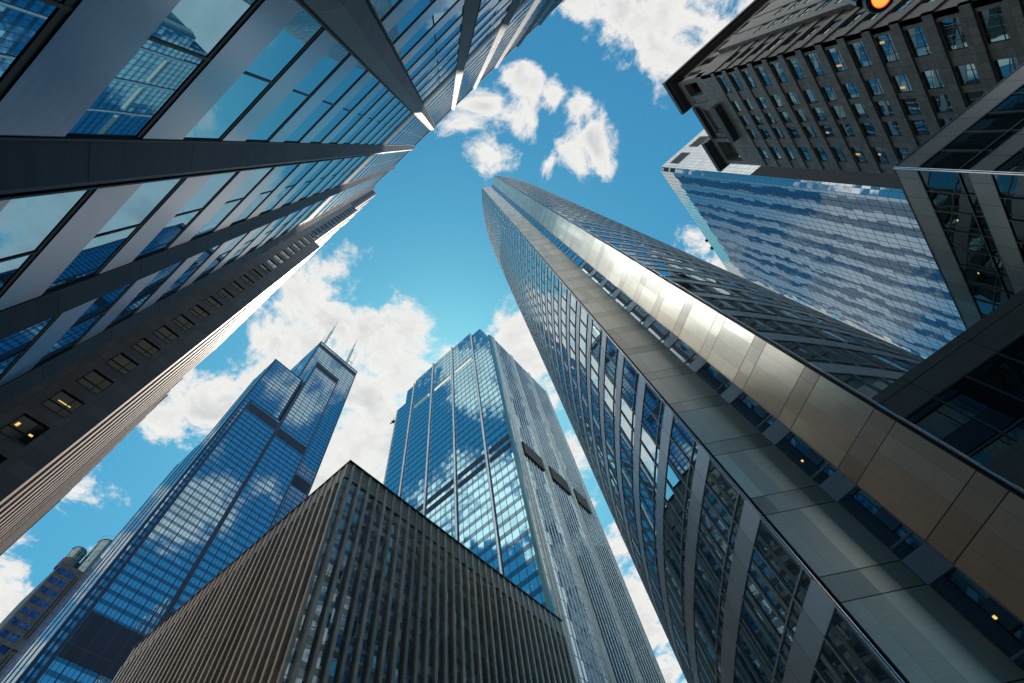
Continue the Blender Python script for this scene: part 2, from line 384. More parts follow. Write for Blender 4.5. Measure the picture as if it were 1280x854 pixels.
# ================================================================== 4. LOW GREY FINNED OFFICE BLOCK
M['gf_conc']=mat_metal('weathered_bronze_fin',(.62,.55,.45),.34,.4,(3.,.25),.5,None,each=.3,grime=.5)
M['gf_fascia']=mat_stone('grey_fascia_panel',(.40,.38,.34),1.46,20,.035,.5,.12)
M['gf_glass']=mat_curtain('office_block_window',1.0,2.2,.0,.05,(.02,.02,.02),(.012,.02,.03),3.4,(.85,.95,1.),.05,.01,.3,(.0,.30),(.14,.14,.145),1.8,blind=.35,blindcol=(.26,.27,.28))
def grey_block():
    xR=-36.9; yL=20.; xE=-83.6; yE=66.4; H=58.0; zf=55.0
    T=thing('office_block','low grey office block with closely spaced vertical fins, its sharp corner at the bottom centre','office block',(-60,43,0))
    m=MB(); m.box(xE,xR-.5,yL+.5,yE,0,H-.4); m.build('core',M['dark'],T)
    FR=Face((xR,0),(1,0)); FL=Face((0,yL),(0,-1))
    m=MB(); FR.box(m,yL+.05,yE,-.5,-.05,zf,H); FL.box(m,xE,xR-.5,-.5,-.05,zf,H); m.build('fascia',M['gf_fascia'],T)
    m=MB(); FR.box(m,yL-.15,yE,-.55,.2,H,H+.16); FL.box(m,xE,xR-.56,-.55,.15,H,H+.16); m.build('coping',M['gf_cop'],T)
    ys=[20.75+1.46*k for k in range(32)]
    fm=MB(); LOCF.box(fm,-.2,.2,-.3,.22,0,zf); LOCF.box(fm,-.2,.2,-.3,.07,zf+.004,H); fm=fm.mesh('fin',[M['gf_conc']])
    for i,y in enumerate(ys):
        if y<yE: faceplace(fm,'fin',T,FR,y,0)
        a=y-1.46+.2 if i else yL+.1
        q=MB(); FR.quad(q,max(a,yL+.05),min(y-.2,yE),0,zf,-.22); q.build('window_strip',M['gf_glass'],T)
    xs=[-37.35-1.42*k for k in range(33)]
    for i,x in enumerate(xs):
        faceplace(fm,'fin',T,FL,x,0)
        q=MB(); FL.quad(q,x-1.42+.2,x-.2,0,zf,-.22); q.build('window_strip',M['gf_glass'],T)
    q=MB(); FL.box(q,-61.25,-60.45,-.2,.1,zf-.9,zf+1.1); q.build('orange_panel',M['orange'],T)
    for y,z in ((29,31.),(37,26.5),(25.4,41),(44,29)):
        q=MB(); FR.box(q,y-.08,y+.08,-.21,-.18,z,z+.12); q.build('ceiling_light',M['warm'],T)
M['gf_cop']=mat_metal('dark_coping',(.06,.06,.06),.5,.5)
M['orange']=mat_plain('rust_orange_board',(.45,.12,.03),.6)
grey_block()

# ================================================================== 5. CENTRE BLUE TOWER
M['ct_glass']=mat_curtain('blue_curtain_wall',2.08,3.8,.17,.14,(.006,.025,.06),(.006,.07,.15),8.5,(.5,.88,1.),.018,.012,.12,(.0,.36),(.008,.06,.13),2.5)
M['ct_side']=mat_curtain('side_curtain_wall',1.38,3.8,.0,.2,(.02,.03,.05),(.008,.05,.10),6.5,(.7,.92,1.),.008,.012,.1)
M['ct_rib']=mat_metal('pale_column_cladding',(.72,.74,.74),.3,.6,(3.,.1),.12,(30,7.6,.08))
M['ct_fin']=mat_metal('champagne_fin',(.92,.90,.86),.35,.55,(3.,.1),.12,None)
M['ct_band']=mat_metal('grey_louvre',(.05,.05,.06),.5,.5,(.1,9.),.3,(2.08,1.1,.12))
M['green']=mat_plain('aqua_corner_glass',(.12,.3,.3),.15,.3)
def translucent(name,col):
    t=NT(name); a=t.n('ShaderNodeBsdfTranslucent'); a.inputs[0].default_value=(*col,1)
    return t.end(t.mixs(.3,a.outputs[0],t.pr(col,.5)))
M['cream_t']=translucent('translucent_cream_panel',(.95,.90,.78))
def centre_tower():
    k=.9518; yF=69.2; X=lambda v:v*k; Z=lambda v:v*k+1.6; xR=X(-42)
    T=thing('skyscraper','bright blue glass tower with white columns and cream top panels, behind the grey finned block','skyscraper',(-68,92,0))
    FL=Face((0,yF),(0,-1)); FR=Face((xR,0),(1,0)); yE=X(116.)
    ribs=[-92.4,-79,-65.6,-52.4]
    bays=[(-103,-92.4,217),(-92.4,-79,234),(-79,-65.6,234.5),(-65.6,-52.4,234),(-52.4,-42,213)]
    for i,(a,b,h) in enumerate(bays):
        m=MB(); g=.55
        ua,ub=X(a)+(g if i else 0),X(b)-(g if i<4 else .9)
        if i in (1,2,3):
            FL.quad(m,ua,ub,0,Z(202.4),0); FL.quad(m,ua,ub,Z(206.2),Z(h),0)
            for e0,e1 in ((ua,X(a)+1.6),(X(b)-1.5,ub)): FL.quad(m,e0,e1,Z(202.4),Z(206.2),0)
        else: FL.quad(m,ua,ub,0,Z(h),0)
        m.build('curtain_wall',M['ct_glass'],T)
        q=MB(); FL.box(q,X(a)+.3,X(b)-.3,-4 if i in(0,4) else -.7,-.02,Z(h)-.4 if i in(0,4) else Z(h)-.2,Z(h),0)
        q.build('parapet',M['ct_glass'],T)
        d=MB()
        for z0,z1 in ((121.6,123.5),(125.9,127.9)): FL.box(d,X(a)+.9,X(b)-.9,-.1,.08,Z(z0)-.3,Z(z1)+.3)
        d.build('louvre_band',M['ct_band'],T)
        if i in (1,2,3):
            d=MB(); FL.quad(d,X(a)+1.6,X(b)-1.5,Z(202.4)+.01,Z(206.2)-.01,-.03); d.build('cream_panel',M['cream_t'],T)
            d=MB(); d.box(X(a)+.9,X(b)-.9,yF+.05,yF+.7,Z(206.4),Z(h)-.15); d.build('crown',M['ct_glass'],T)
    # stepped end bay, and turret near the corner
    d=MB(); d.box(X(-97.8),X(-92.9),yF+.1,yF+12,Z(216),Z(230.5)); d.build('crown',M['ct_glass'],T)
    d=MB(); d.box(X(-52.4),xR-.8,yF+.36,yE-.12,Z(201)+.02,Z(212.5)); d.build('core',M['dark'],T)
    d=MB(); d.box(X(-51.9),X(-46.6),yF+.3,yF+10,Z(212),Z(230)); d.build('turret',M['ct_glass'],T)
    d=MB(); d.box(X(-103)+.02,xR-.8,yF+.35,yE-.1,0,Z(201)); d.build('core',M['dark'],T)
    for r in ribs:
        h=236 if r>-90 and r<-60 else (231 if r<-90 else 231)
        d=MB(); d.cyl(X(r),yF-.25,0,Z(h),.42,.42,10); d.build('column',M['ct_rib'],T)
        d=MB(); FL.box(d,X(r)-.56,X(r)-.3,-.5,.02,0,Z(h)-1,0); FL.box(d,X(r)+.3,X(r)+.56,-.5,.02,0,Z(h)-1,0); d.build('column_reveal',M['ct_rev'],T)
    d=MB(); d.box(X(-103)-.3,X(-103)+.3,yF-.25,yF+.4,0,Z(216.8)); d.build('corner_trim',M['ct_rib'],T)
    # aqua chamfer at the near corner
    d=MB(); d.prism([(xR-.9,yF),(xR-.05,yF+.1),(xR,yF+.9),(xR-.9,yF+.9)],0,Z(213)); d.build('corner_trim',M['green'],T)
    # right side
    m=MB(); FR.quad(m,yF+.9,yE,0,Z(214),0); m.build('curtain_wall',M['ct_side'],T)
    q=MB(); FR.box(q,yF+1,yE,-3,-.05,Z(213.6),Z(214.2)); q.build('parapet',M['ct_rib'],T)
    rr=[75.6,89.3,102.6]
    for r in rr:
        d=MB(); 
        for o in (-.6,.4): FR.box(d,X(r)+o,X(r)+o+.22,-.1,.42,0,Z(215))
        FR.box(d,X(r)-.38,X(r)+.40,-.1,.12,0,Z(214.6)); d.build('column',M['ct_fin'],T)
    edges=[yF+.9]+[X(r) for r in rr]+[yE]
    for a,b in zip(edges[:-1],edges[1:]):
        n=max(2,round((b-a)/1.38)); st=(b-a)/n
        for j in range(1,n):
            d=MB(); FR.box(d,a+j*st-.07,a+j*st+.07,-.05,.12,0,Z(214)); d.build('fin',M['ct_fin'],T)
    d=MB(); FR.box(d,yE-.3,yE+.1,-.3,.4,0,Z(214.4)); d.build('corner_trim',M['ct_fin'],T)
    for a,b in ((77.7,87.2),(91.2,100.6),(104.4,111.5)):
        d=MB(); FR.box(d,X(a),X(b),-.2,.5,Z(121.5),Z(127.8)); d.build('louvre_band',M['ct_band2'],T)
    # roof rig for window cleaning at the far left end
    x=X(-104); z=Z(207)
    d=MB(); d.box(x-1.2,x+.3,yF-.8,yF+.4,z,z+.7); d.tube((x-1.1,yF-.6,z+.7),(x-1.4,yF-.7,z+2.),.08); d.tube((x-.1,yF-.6,z+.7),(x+.5,yF-.7,z+2.2),.08)
    d.tube((x-1.,yF-.9,z-1.),(x-1.,yF-.5,z),.08); d.box(x-1.6,x+.1,yF-1.1,yF-.7,z-1.4,z-.9); d.build('window_cleaning_rig',M['ct_band'],T)
M['ct_rev']=mat_metal('deep_blue_reveal',(.02,.08,.2),.3,.6)
M['ct_band2']=mat_metal('dark_olive_louvre',(.075,.07,.055),.5,.5,(.1,9.),.3,(50,.45,.12))
centre_tower()

# ================================================================== 6. LENS SHAPED TOWER (centre right)
M['ls_glass']=mat_glass('lens_tower_glass',(.012,.05,.08),11.0,(.75,.93,1.),.003,.004,.3)
M['ls_span']=mat_metal('pale_spandrel',(.80,.83,.86),.32,.5,(.3,.6),.03,(1.486,50,.02),grime=.04,rv=.04)
M['ls_mull']=mat_metal('aluminium_mullion',(.78,.81,.83),.35,.3)
M['chrome']=mat_plain('polished_edge',(.75,.75,.75),.14,1.)
def mat_pier(name,col):
    t=NT(name); uvv,u,v=t.uv(); p=t.pos()
    q=t.m('FRACT',t.m('DIVIDE',t.m('SUBTRACT',v,11.67-4.098*3),4.098))
    narrow=t.m('LESS_THAN',q,.251)
    mp=t.n('ShaderNodeMapping'); t.l(uvv,mp.inputs[0]); mp.inputs['Scale'].default_value=(.4,7,1)
    st=t.noise(mp.outputs[0],3,4,.6); bl=t.noise(p,.5,4,.6)
    c=t.mixc(t.remap(st,.3,.7),tuple(x*.85 for x in col),tuple(x*1.1 for x in col))
    c=t.mixc(t.m('MULTIPLY',t.remap(bl,.4,.7),.18),c,tuple(x*.6 for x in col))
    cu=t.m('FLOOR',t.m('DIVIDE',u,.81)); cv=t.m('ADD',t.m('FLOOR',t.m('DIVIDE',t.m('SUBTRACT',v,11.67-4.098*3),4.098)),t.m('MULTIPLY',narrow,.5)); cc=t.n('ShaderNodeCombineXYZ'); t.l(cu,cc.inputs[0]); t.l(cv,cc.inputs[1])
    wn=t.n('ShaderNodeTexWhiteNoise',noise_dimensions='3D'); t.l(cc.outputs[0],wn.inputs[0])
    c=t.mixc(.38,c,t.mixc(wn.outputs['Value'],tuple(x*.65 for x in col),tuple(min(1,x*1.2) for x in col)))
    c=t.mixc(t.m('MULTIPLY',narrow,.3),c,tuple(x*.5 for x in col))
    geo=t.n('ShaderNodeNewGeometry')
    nr=t.vm('NORMALIZE',t.vm('ADD',geo.outputs['Normal'],t.vm('SCALE',t.vm('SUBTRACT',wn.outputs['Color'],(.5,.5,.5)),sc=.05)))
    s=t.pr(c,t.remap(st,.2,.8,.27,.36),.6,1.5,nr)
    l1=t.m('LESS_THAN',q,.009); l2=t.band(q,.247,.256); l3=t.m('LESS_THAN',t.m('FRACT',t.m('DIVIDE',u,.81)),.012)
    return t.end(t.mixs(t.m('MAXIMUM',l1,t.m('MAXIMUM',l2,t.m('MULTIPLY',l3,.6))),s,t.pr((.012,.012,.014),.6)))
M['ls_pier']=mat_pier('champagne_metal_panel',(.93,.83,.67))
P0=Vector((-.06,18.4)); P1=Vector((2.62,20.17)); P2=Vector((3.68,20.04)); P3=Vector((6.35,18.32))
def facade_system(mb,F,u0,u1,zs,lay,mod,first=True):
    """floor bands on a flat face. lay=(spandrel,narrow,big) heights, mb mats: 0 glass 1 mullion 2 spandrel"""
    sp,na,bg=lay
    for z in zs:
        F.box(mb,u0,u1,-.1,.05,z,z+sp,2)
        F.quad(mb,u0,u1,z+sp,z+sp+na+bg,0,0)
        F.box(mb,u0,u1,-.02,.07,z+sp+na-.04,z+sp+na+.04,1)
        for e in (z+sp+.002,z+sp+na+bg-.052): F.box(mb,u0,u1,-.02,.06,e,e+.05,1)
        n=max(1,round((u1-u0)/mod))
        for j in range(n+1):
            u=u0+(u1-u0)*j/n
            F.box(mb,max(u0,u-.03),min(u1,u+.03),-.02,.08,z+sp+.004,z+sp+na+bg-.004,1)
def lens_tower():
    T=thing('lens_tower','curved glass tower with a notched pale gold metal edge rising almost overhead','skyscraper',(3,50,0))
    H=185.4; P=4.098; z0=11.67; sp=1.03; na=.52
    Rr=60.8
    def arc(side):
        pts=[]; n=30; f0=R(42)
        for i in range(n+1):
            f=f0*(1-i/n)
            x=Rr*(math.cos(f0)-math.cos(f)); y=Rr*(-math.sin(f)+math.sin(f0))
            pts.append((P0+Vector((x,y))) if side<0 else (P3+Vector((-x,y))))
        return pts
    L=arc(-1); Q=arc(1)
    yM=59.1
    mir=lambda pts:[Vector((p.x,2*yM-p.y)) for p in pts[::-1]]
    inner=lambda p:Vector((3.15+(p.x-3.15)*.985,yM+(p.y-yM)*.985))
    m=MB(); ring=[P1*1.02,P2*1.02]+[inner(p) for p in Q]+[inner(p) for p in mir(Q)][1:]+[inner(p) for p in mir(L)]+[inner(p) for p in L[::-1]][1:]
    m.prism([(p.x,p.y) for p in ring],0,H-.5,0,True,1); m.build('core',[M['dark'],M['roof']],T)
    # far, hidden half: plain glass skin
    m=MB()
    for pts in (mir(L),mir(Q)):
        for a,b in zip(pts[:-1],pts[1:]): m.poly([(a.x,a.y,0),(b.x,b.y,0),(b.x,b.y,H),(a.x,a.y,H)],0)
    m.build('far_skin',M['ls_glass'],T)
    zs=[z0+P*k for k in range(-2,42)]
    for side,pts in ((-1,L),(1,Q)):
        n=len(pts)-1
        fr=[]
        for a,b in zip(pts[:-1],pts[1:]):
            d=(b-a).normalized(); nn=Vector((-d.y,d.x)) if side<0 else Vector((d.y,-d.x))
            fr.append((a,b,d,nn))
        def strip(mb,z0_,z1_,off,m,lips=True):
            s=0
            off_pts=[]
            for i,p in enumerate(pts):
                nn=fr[min(i,n-1)][3]; off_pts.append(p+nn*off)
            for i in range(n):
                a=off_pts[i]; b=off_pts[i+1]; l=(b-a).length
                mb.poly([(a.x,a.y,z0_),(b.x,b.y,z0_),(b.x,b.y,z1_),(a.x,a.y,z1_)],m,[(s,z0_),(s+l,z0_),(s+l,z1_),(s,z1_)]); s+=l
                if lips:
                    c=pts[i]-fr[i][3]*.15; e=pts[i+1]-fr[i][3]*.15
                    mb.poly([(a.x,a.y,z0_),(b.x,b.y,z0_),(e.x,e.y,z0_),(c.x,c.y,z0_)],m); mb.poly([(a.x,a.y,z1_),(b.x,b.y,z1_),(e.x,e.y,z1_),(c.x,c.y,z1_)],m)
        for z in zs:
            b=MB(); strip(b,z,z+sp,.05,0); b.build('spandrel',M['ls_span'],T)
            g=MB(); ztop=z+P; 
            strip(g,z+sp,ztop,0,0,False)
            strip(g,z+sp+na-.035,z+sp+na+.035,.06,1)
            if z<75:
                strip(g,z+sp,z+sp+.05,.05,1); strip(g,ztop-.05,ztop-.003,.05,1)
            for i in range(n+1):
                a,_,d,nn=fr[min(i,n-1)]; p=pts[i]; w=.028 if z<60 else .04
                f=Face((p.x,p.y),(nn.x,nn.y)); f.box(g,-w,w,-.02,.085,z+sp+.002,ztop-.002,1)
            g.build('window_band',[M['ls_glass'],M['ls_mull']],T)
        b=MB(); strip(b,zs[-1]+P,H,.06,0); b.build('parapet',M['ls_span'],T)
        b=MB(); strip(b,0,zs[0],.0,0); b.build('lobby_glass',M['ls_glass'],T)
    for A,B in ((P0,P1),(P2,P3)):
        d=(B-A).normalized(); nn=Vector((d.y,-d.x)); f=Face(A,nn); ln=(B-A).length
        m=MB(); f.box(m,.06 if A==P0 else 0,ln if A==P0 else ln-.06,-.25,.0,0,H+.3); m.build('metal_pier',M['ls_pier'],T)
    for p in (P0,P3):
        m=MB(); m.cyl(p.x,p.y,0,H+.2,.055,.055,10); m.build('edge_tube',M['chrome'],T)
        m=MB(); m.cyl(p.x+(.09 if p==P0 else -.09),p.y+.06,0,H,.07,.07,8); m.build('edge_gap',M['black'],T)
    # glazed notch between the piers
    d=(P2-P1).normalized(); f=Face(P1+Vector((d.y,-d.x))*-.12,(d.y,-d.x)); ln=(P2-P1).length
    for z in zs:
        m=MB(); f.box(m,0,ln,-.1,.06,z,z+sp,2); f.quad(m,0,ln,z+sp,z+P,0,0)
        f.box(m,0,ln,-.02,.06,z+sp+na-.03,z+sp+na+.03,1); f.box(m,0,.04,-.02,.07,z+sp+.002,z+P-.002,1); f.box(m,ln-.04,ln,-.02,.07,z+sp+.002,z+P-.002,1)
        m.build('notch_window',[M['ls_glass'],M['ls_mull'],M['ls_span']],T)
    for (k,u) in ((1,.3),(-1,.6)):
        z=z0+P*k+sp+na+.9; m=MB(); f.box(m,u,u+.09,.004,.02,z,z+.1); m.build('ceiling_light',M['warm'],T)
lens_tower()

# ================================================================== 7. LOW DARK WING beside the lens tower
M['lw_panel']=mat_metal('dark_bronze_panel',(.34,.315,.28),.4,.4,(.1,3.),.15,(2.6,50,.02))
M['lw_glass']=mat_glass('dark_wing_glass',(.010,.012,.012),1.9,(.9,.95,.9),.01,.004)
M['lw_warm']=mat_plain('lit_brown_room',(1,1,1),emit=(.10,.05,.012),es=1.)
def low_wing():
    T=thing('low_wing','low dark metal clad building at the foot of the gold edged tower','building',(18,22,0))
    F=Face((0,18.32),(0,-1)); x0=6.42; x1=34
    m=MB(); m.box(x0,x1,18.75,20.1,0,17.0); m.build('core',M['dark'],T)
    m=MB(); F.box(m,x0,x1,-.4,0,15.65,16.7); F.box(m,x0,x1,-.4,.003,16.73,17.2); m.build('parapet',M['lw_panel'],T)
    z=15.6
    while z>3:
        for j in range(21):
            u=x0+.02+1.31*j
            q=MB(); F.quad(q,u,u+1.25,z-2.4,z-.03,-.03,0); F.quad(q,u,u+1.25,z-2.9,z-2.48,-.03,0)
            F.box(q,u+1.25,u+1.31,-.06,.02,z-2.9,z,1); F.box(q,u,u+1.25,-.06,.02,z-2.48,z-2.4,1); F.box(q,u,u+1.25,-.06,.02,z-.03,z,1)
            q.build('window',[M['lw_glass'],M['lw_mull']],T)
        m=MB(); F.box(m,x0,x1,-.4,0,z-4.1+.01,z-2.91); m.build('spandrel',M['lw_panel'],T)
        z-=4.1
M['lw_mull']=mat_metal('grey_window_frame',(.22,.24,.24),.35,.8)
low_wing()

# ================================================================== 8. MID RISE CORNER BUILDING (right)
M['cb_panel']=mat_metal('warm_grey_panel',(.66,.60,.52),.36,.6,(.1,3.),.15,(1.62,50,.025))
M['cb_glass']=mat_glass('mid_rise_glass',(.012,.026,.026),2.4,(.85,1.,.95),.012,.03,.5)
def corner_building():
    T=thing('corner_building','flat roofed mid rise with beige metal bands and dark ribbon windows at the right edge','office building',(35,36,0))
    x0=21.4; y0=20.3; H=32.2
    m=MB(); m.box(x0+.4,70,y0+.4,60,0,H-.3); m.build('core',M['dark'],T)
    FX=Face((x0,0),(-1,0)); FY=Face((0,y0),(0,-1))
    zs=[26.05-4.5*k for k in range(6)]
    for F,u0,u1 in ((FX,-60,-y0-.04),(FY,x0+.04,70)):
        m=MB(); F.box(m,u0,u1,-.3,.05,30.6,H); m.build('parapet',M['cb_panel'],T)
        m=MB(); facade_system(m,F,u0,u1,zs,(1.25,.6,2.65),1.62); m.build('window_band',[M['cb_glass'],M['lw_mull'],M['cb_panel']],T)
    m=MB(); m.tube((x0,y0,0),(x0,y0,H+.1),.09,.09,10); m.build('corner_tube',M['chrome'],T)
    m=MB(); m.box(x0-.08,70,y0-.08,y0-.02,H,H+.12); m.box(x0-.08,x0-.02,y0-.02,60,H,H+.12); m.build('coping',M['lw_mull'],T)
    for (y,z) in ((24.3,29.2),(29,29.3),(33,29.4)):
        m=MB(); FX.box(m,-y-.06,-y+.06,.004,.02,z,z+.07); m.build('ceiling_light',M['warm'],T)
corner_building()

# ================================================================== 9. BIG MIRROR GLASS TOWER (upper right)
M['gt_glass']=mat_curtain('mirror_curtain_wall',2.35,3.8,.20,.20,(.05,.06,.08),(.010,.03,.07),7.0,(.86,.95,1.),.005,.012,.05,lrough=.8)
M['gt_metal']=mat_metal('silver_cladding',(.74,.76,.76),.32,.7,(.1,2.),.1,(2.0,2.3,.10),(.05,.05,.05))
M['gt_black']=mat_stone('black_spandrel_wall',(.012,.013,.016),2.0,3.8,.12,.8,.2,2.2)
M['gt_chamf']=mat_curtain('pale_corner_glass',1.6,3.2,.1,.12,(.05,.08,.12),(.02,.06,.1),4.5,(.85,.96,1.),.03,.01)
def mirror_tower():
    T=thing('mirror_tower','wide mirror glass tower with a fine grid and a silver crown, behind the granite building','skyscraper',(105,110,0))
    x0=79.3; y0=85.4; c=1.7; H=270.; yE=175; xE=140
    FX=Face((x0,0),(-1,0)); FY=Face((0,y0-c),(0,-1))
    m=MB(); m.box(x0+.4,xE,y0,yE,0,H-1); m.build('core',M['dark'],T)
    m=MB(); FX.quad(m,-yE,-y0,0,H); m.build('curtain_wall',M['gt_glass'],T)
    m=MB(); a=(x0,y0); b=(x0+c,y0-c); l=c*1.414
    m.poly([(a[0],a[1],0),(b[0],b[1],0),(b[0],b[1],H-1.5),(a[0],a[1],H-1.5)],0,[(0,0),(l,0),(l,H-1.5),(0,H-1.5)]); m.build('chamfer_glass',M['gt_chamf'],T)
    m=MB(); m.box(x0+c,xE,y0-c,y0+1,0,186); m.build('side_wall',M['gt_black'],T)
    m=MB(); m.box(x0+c,xE,y0-c,y0+1,186.02,H); m.build('crown',M['gt_metal'],T)
    for (a_,b_,z0,z1) in ((84,92,254.5,264.5),(96.5,104,254.5,264.5),(109,117,254.5,264.5)):
        for q in range(3):
            m=MB(); FY.box(m,a_,b_,-.1,.12,z0+q*3.5,z0+q*3.5+3.0); m.build('louvre',M['black'],T)
    nC=Vector((-1,-1)); FC=Face((x0,y0),(-1,-1))
    for z0 in (252.5,260.5):
        m=MB(); FC.box(m,.2,l-.2,-.1,.15,z0,z0+5.2); m.build('louvre',M['black'],T)
    for ya in (136,142):
        m=MB(); m.box(x0-.6,x0+.5,ya,ya+1.6,H+.6,H+1.8); m.build('roof_unit',M['ct_band'],T)
mirror_tower()

# ================================================================== 9b. STRIPED TOWER, unseen, added for the mirror tower to reflect
M['st_white']=mat_metal('white_stripe_cladding',(.92,.93,.94),.22,.9,(3.,.1),.1,None)
M['st_glass']=mat_curtain('striped_tower_glass',3.,3.9,.12,.15,(.03,.04,.06),(.03,.10,.24),2.6,(.6,.85,1.),.004,.004)
def reflection_tower():
    T=thing('reflection_tower','unseen white and blue striped tower added behind the lens tower for the wide glass tower to mirror','skyscraper',(-20,230,0))
    x=-5; y0=140; y1=330; H=520
    m=MB(); m.prism([(x,y0),(x,y1),(-34,y1),(-34,y0)],0,H); m.build('curtain_wall',M['st_glass'],T)
    F=Face((x,0),(1,0)); y=y0; k=0
    while y<y1:
        w=(7,12,6)[k%3]; q=MB(); F.box(q,y,y+w,-.1,.6,0,H+1); q.build('stripe',M['st_white'],T); y+=w+(8,6,10)[k%3]; k+=1
    F=Face((0,y0),(0,-1)); xx=-33
    while xx<-3:
        q=MB(); F.box(q,xx,xx+3,-.1,.6,0,H+1); q.build('stripe',M['st_white'],T); xx+=9
reflection_tower()

# ================================================================== 10. GRANITE BUILDING WITH PUNCHED WINDOWS (upper right)
M['ur_stone']=mat_stone('brown_grey_granite',(.47,.36,.29),.95,.8,.035,.5,.2)
M['ur_trim']=mat_stone('dark_cornice_stone',(.14,.115,.11),2.,1.6,.03,.5,.2)
M['ur_glass']=mat_glass('punched_window_glass',(.02,.055,.06),4.2,(.75,1.,1.),.05,.02)
M['ur_frame']=mat_metal('thin_window_frame',(.20,.23,.22),.4,.6)
def granite_building():
    T=thing('stone_building','brown granite building with rows of punched windows and a heavy open cornice, upper right','building',(62,33,0))
    x0=44.7; y0=22.4; y1=43.4; P=3.87
    FX=Face((x0,0),(-1,0)); FY=Face((0,y0),(0,-1))   # FX: u=-y ; FY: u=x
    cols=[(23.5,26.85),(28.6,30.95),(31.75,34.05),(34.8,37.1),(38.9,41.7)]
    tops=[60.2+3.87*k for k in range(-14,10)]          # window tops up to 98.9 (z - all above ground)
    tops=[t for t in tops if t>6]
    wh=2.05
    wall=MB(); ztop=100.4
    us=[y0]+[v for c in cols for v in c]+[y1]
    for i in range(0,len(us),2): FX.box(wall,-us[i+1],-us[i],-.7,0,0,ztop)          # piers
    for (a,b) in cols:
        prev=0
        for t in tops:
            FX.box(wall,-b,-a,-.7,0,prev,t-wh); prev=t
        FX.box(wall,-b,-a,-.7,0,prev,ztop)
    wall.box(x0+.7,90,y0+.7,y1,0,99,1)
    wall.build('wall',[M['ur_stone'],M['dark']],T)
    # projecting string courses above each window row: dark soffit seen from below
    cr=MB()
    for t in tops:
        pass
    for t in tops:
        m=MB(); FX.box(m,-y1,-y0+.2,.0,.2,t+.12,t+1.25); m.box(x0-.2,x0+7,y0-.2,y0+.0,t+.12,t+1.25); m.build('string_course',M['ur_stone'],T)
    # windows
    meshes={}
    def wmesh(w):
        if w not in meshes:
            m=MB(); g=MB(); LOCF.quad(g,.05,w-.05,.05,wh-.05,-.14,0)
            for a,b in ((0,.05),(w-.05,w)) if w<2.5 else ((0,.05),(w-.05,w),(w*.3-.02,w*.3+.02),(w*.72-.02,w*.72+.02)): LOCF.box(m,a,b,-.4,-.09,0,wh,1)
            LOCF.box(m,.06,w-.06,-.4,-.09,0,.06,1); LOCF.box(m,.06,w-.06,-.4,-.09,wh-.06,wh,1); LOCF.box(m,.06,w-.06,-.4,-.10,wh*.24,wh*.24+.04,1)
            meshes[w]=(m.mesh('window',[M['ur_glass'],M['ur_frame']]),g.mesh('pane',[M['ur_glass']]))
        return meshes[w]
    lo=MB()
    for t in tops:
        for a,b in cols:
            if t>25: paned(wmesh(round(b-a,2)),T,FX,-b,t-wh)
            else: FX.quad(lo,-b,-a,t-wh,t,-.14)
    lo.build('window',M['ur_glass'],T,'stuff')
    rnd=random.Random(3)
    for n in range(10):
        t=rnd.choice(tops[4:19]); a,b=rnd.choice(cols); u=a+rnd.uniform(.3,b-a-.6)
        m=MB(); FX.box(m,-u-.3,-u,-.13,-.115,t-wh+rnd.uniform(.6,1.2),t-.25-rnd.uniform(0,.3)); m.build('ceiling_light',M['warm2'],T)
    # -Y side: corner strip and a proud bay field with tall windows
    side=MB(); FY.box(side,x0+.0,47,-.7,-.001,0,ztop); FY.box(side,49.6,51.5,-.7,0,0,ztop)
    prev=0
    for t in tops:
        FY.box(side,47,49.6,-.7,0,prev,t-wh); prev=t
    FY.box(side,47,49.6,-.7,0,prev,ztop)
    G=Face((0,y0-.7),(0,-1))
    x=51.5
    wx=[]
    while x<88:
        G.box(side,x,x+1.5,-.8,0,0,104)
        wx.append((x+1.5,x+4.2)); x+=4.2
    for a,b in wx:
        prev=0
        for t in tops:
            G.box(side,a,b,-.8,-.12,prev,t-wh-.1); prev=t
        G.box(side,a,b,-.8,-.12,prev,104)
    side.box(51.5,90,y0,y0+4,99,103.9,1)
    side.build('side_wall',[M['ur_stone'],M['dark']],T)
    
    sm=MB()
    for t in tops:
        FY.quad(sm,47.05,49.55,t-wh,t,-.14); FY.box(sm,48.28,48.32,-.2,-.09,t-wh,t,1); FY.box(sm,47,49.6,-.2,-.09,t-wh*.75,t-wh*.75+.05,1)
        for a,b in wx: G.quad(sm,a,b,t-wh-.1,t,-.22,0); G.box(sm,a,b,-.4,-.16,t-wh*.6,t-wh*.6+.08,1); G.box(sm,(a+b)/2-.05,(a+b)/2+.05,-.4,-.16,t-wh-.1,t,1)
    sm.build('window',[M['ur_glass'],M['ur_frame']],T,'stuff')
    # open corner pavilion with cornice
    pv=MB()
    for (ya,yb) in ((22.4,23.3),(26.1,27.0),(27.9,28.6)): FX.box(pv,-yb,-ya,-1.2,0,ztop,110.5)
    FX.box(pv,-28.6,-22.4,-1.2,-.01,ztop,102.8); FX.box(pv,-28.6,-22.4,-1.2,-.01,108.2,111)
    FX.box(pv,-27.9,-27,-1.2,-.15,102.8,108.2)
    for xa in (47.2,51,56,61,66,71,76,81,86): FY.box(pv,xa,xa+1.6,-1.2,0,ztop,110.5)
    FY.box(pv,46,90,-1.2,-.02,ztop,103.4); FY.box(pv,46,90,-1.2,-.02,108.4,111)
    pv.box(52,90,27.5,28.6,99,110.9); pv.build('pavilion',M['ur_stone'],T)
    co=MB(); co.box(x0-1.9,92,y0-1.6,28.6,111,112.2); co.box(x0-1.3,92,y0-1.,28.5,110.4,111.0-.003)
    co.build('cornice',M['ur_trim'],T)
    # recessed arched middle
    mid=MB(); FX.box(mid,-36.6,-28.61,-3,-1.0,ztop,108.6)
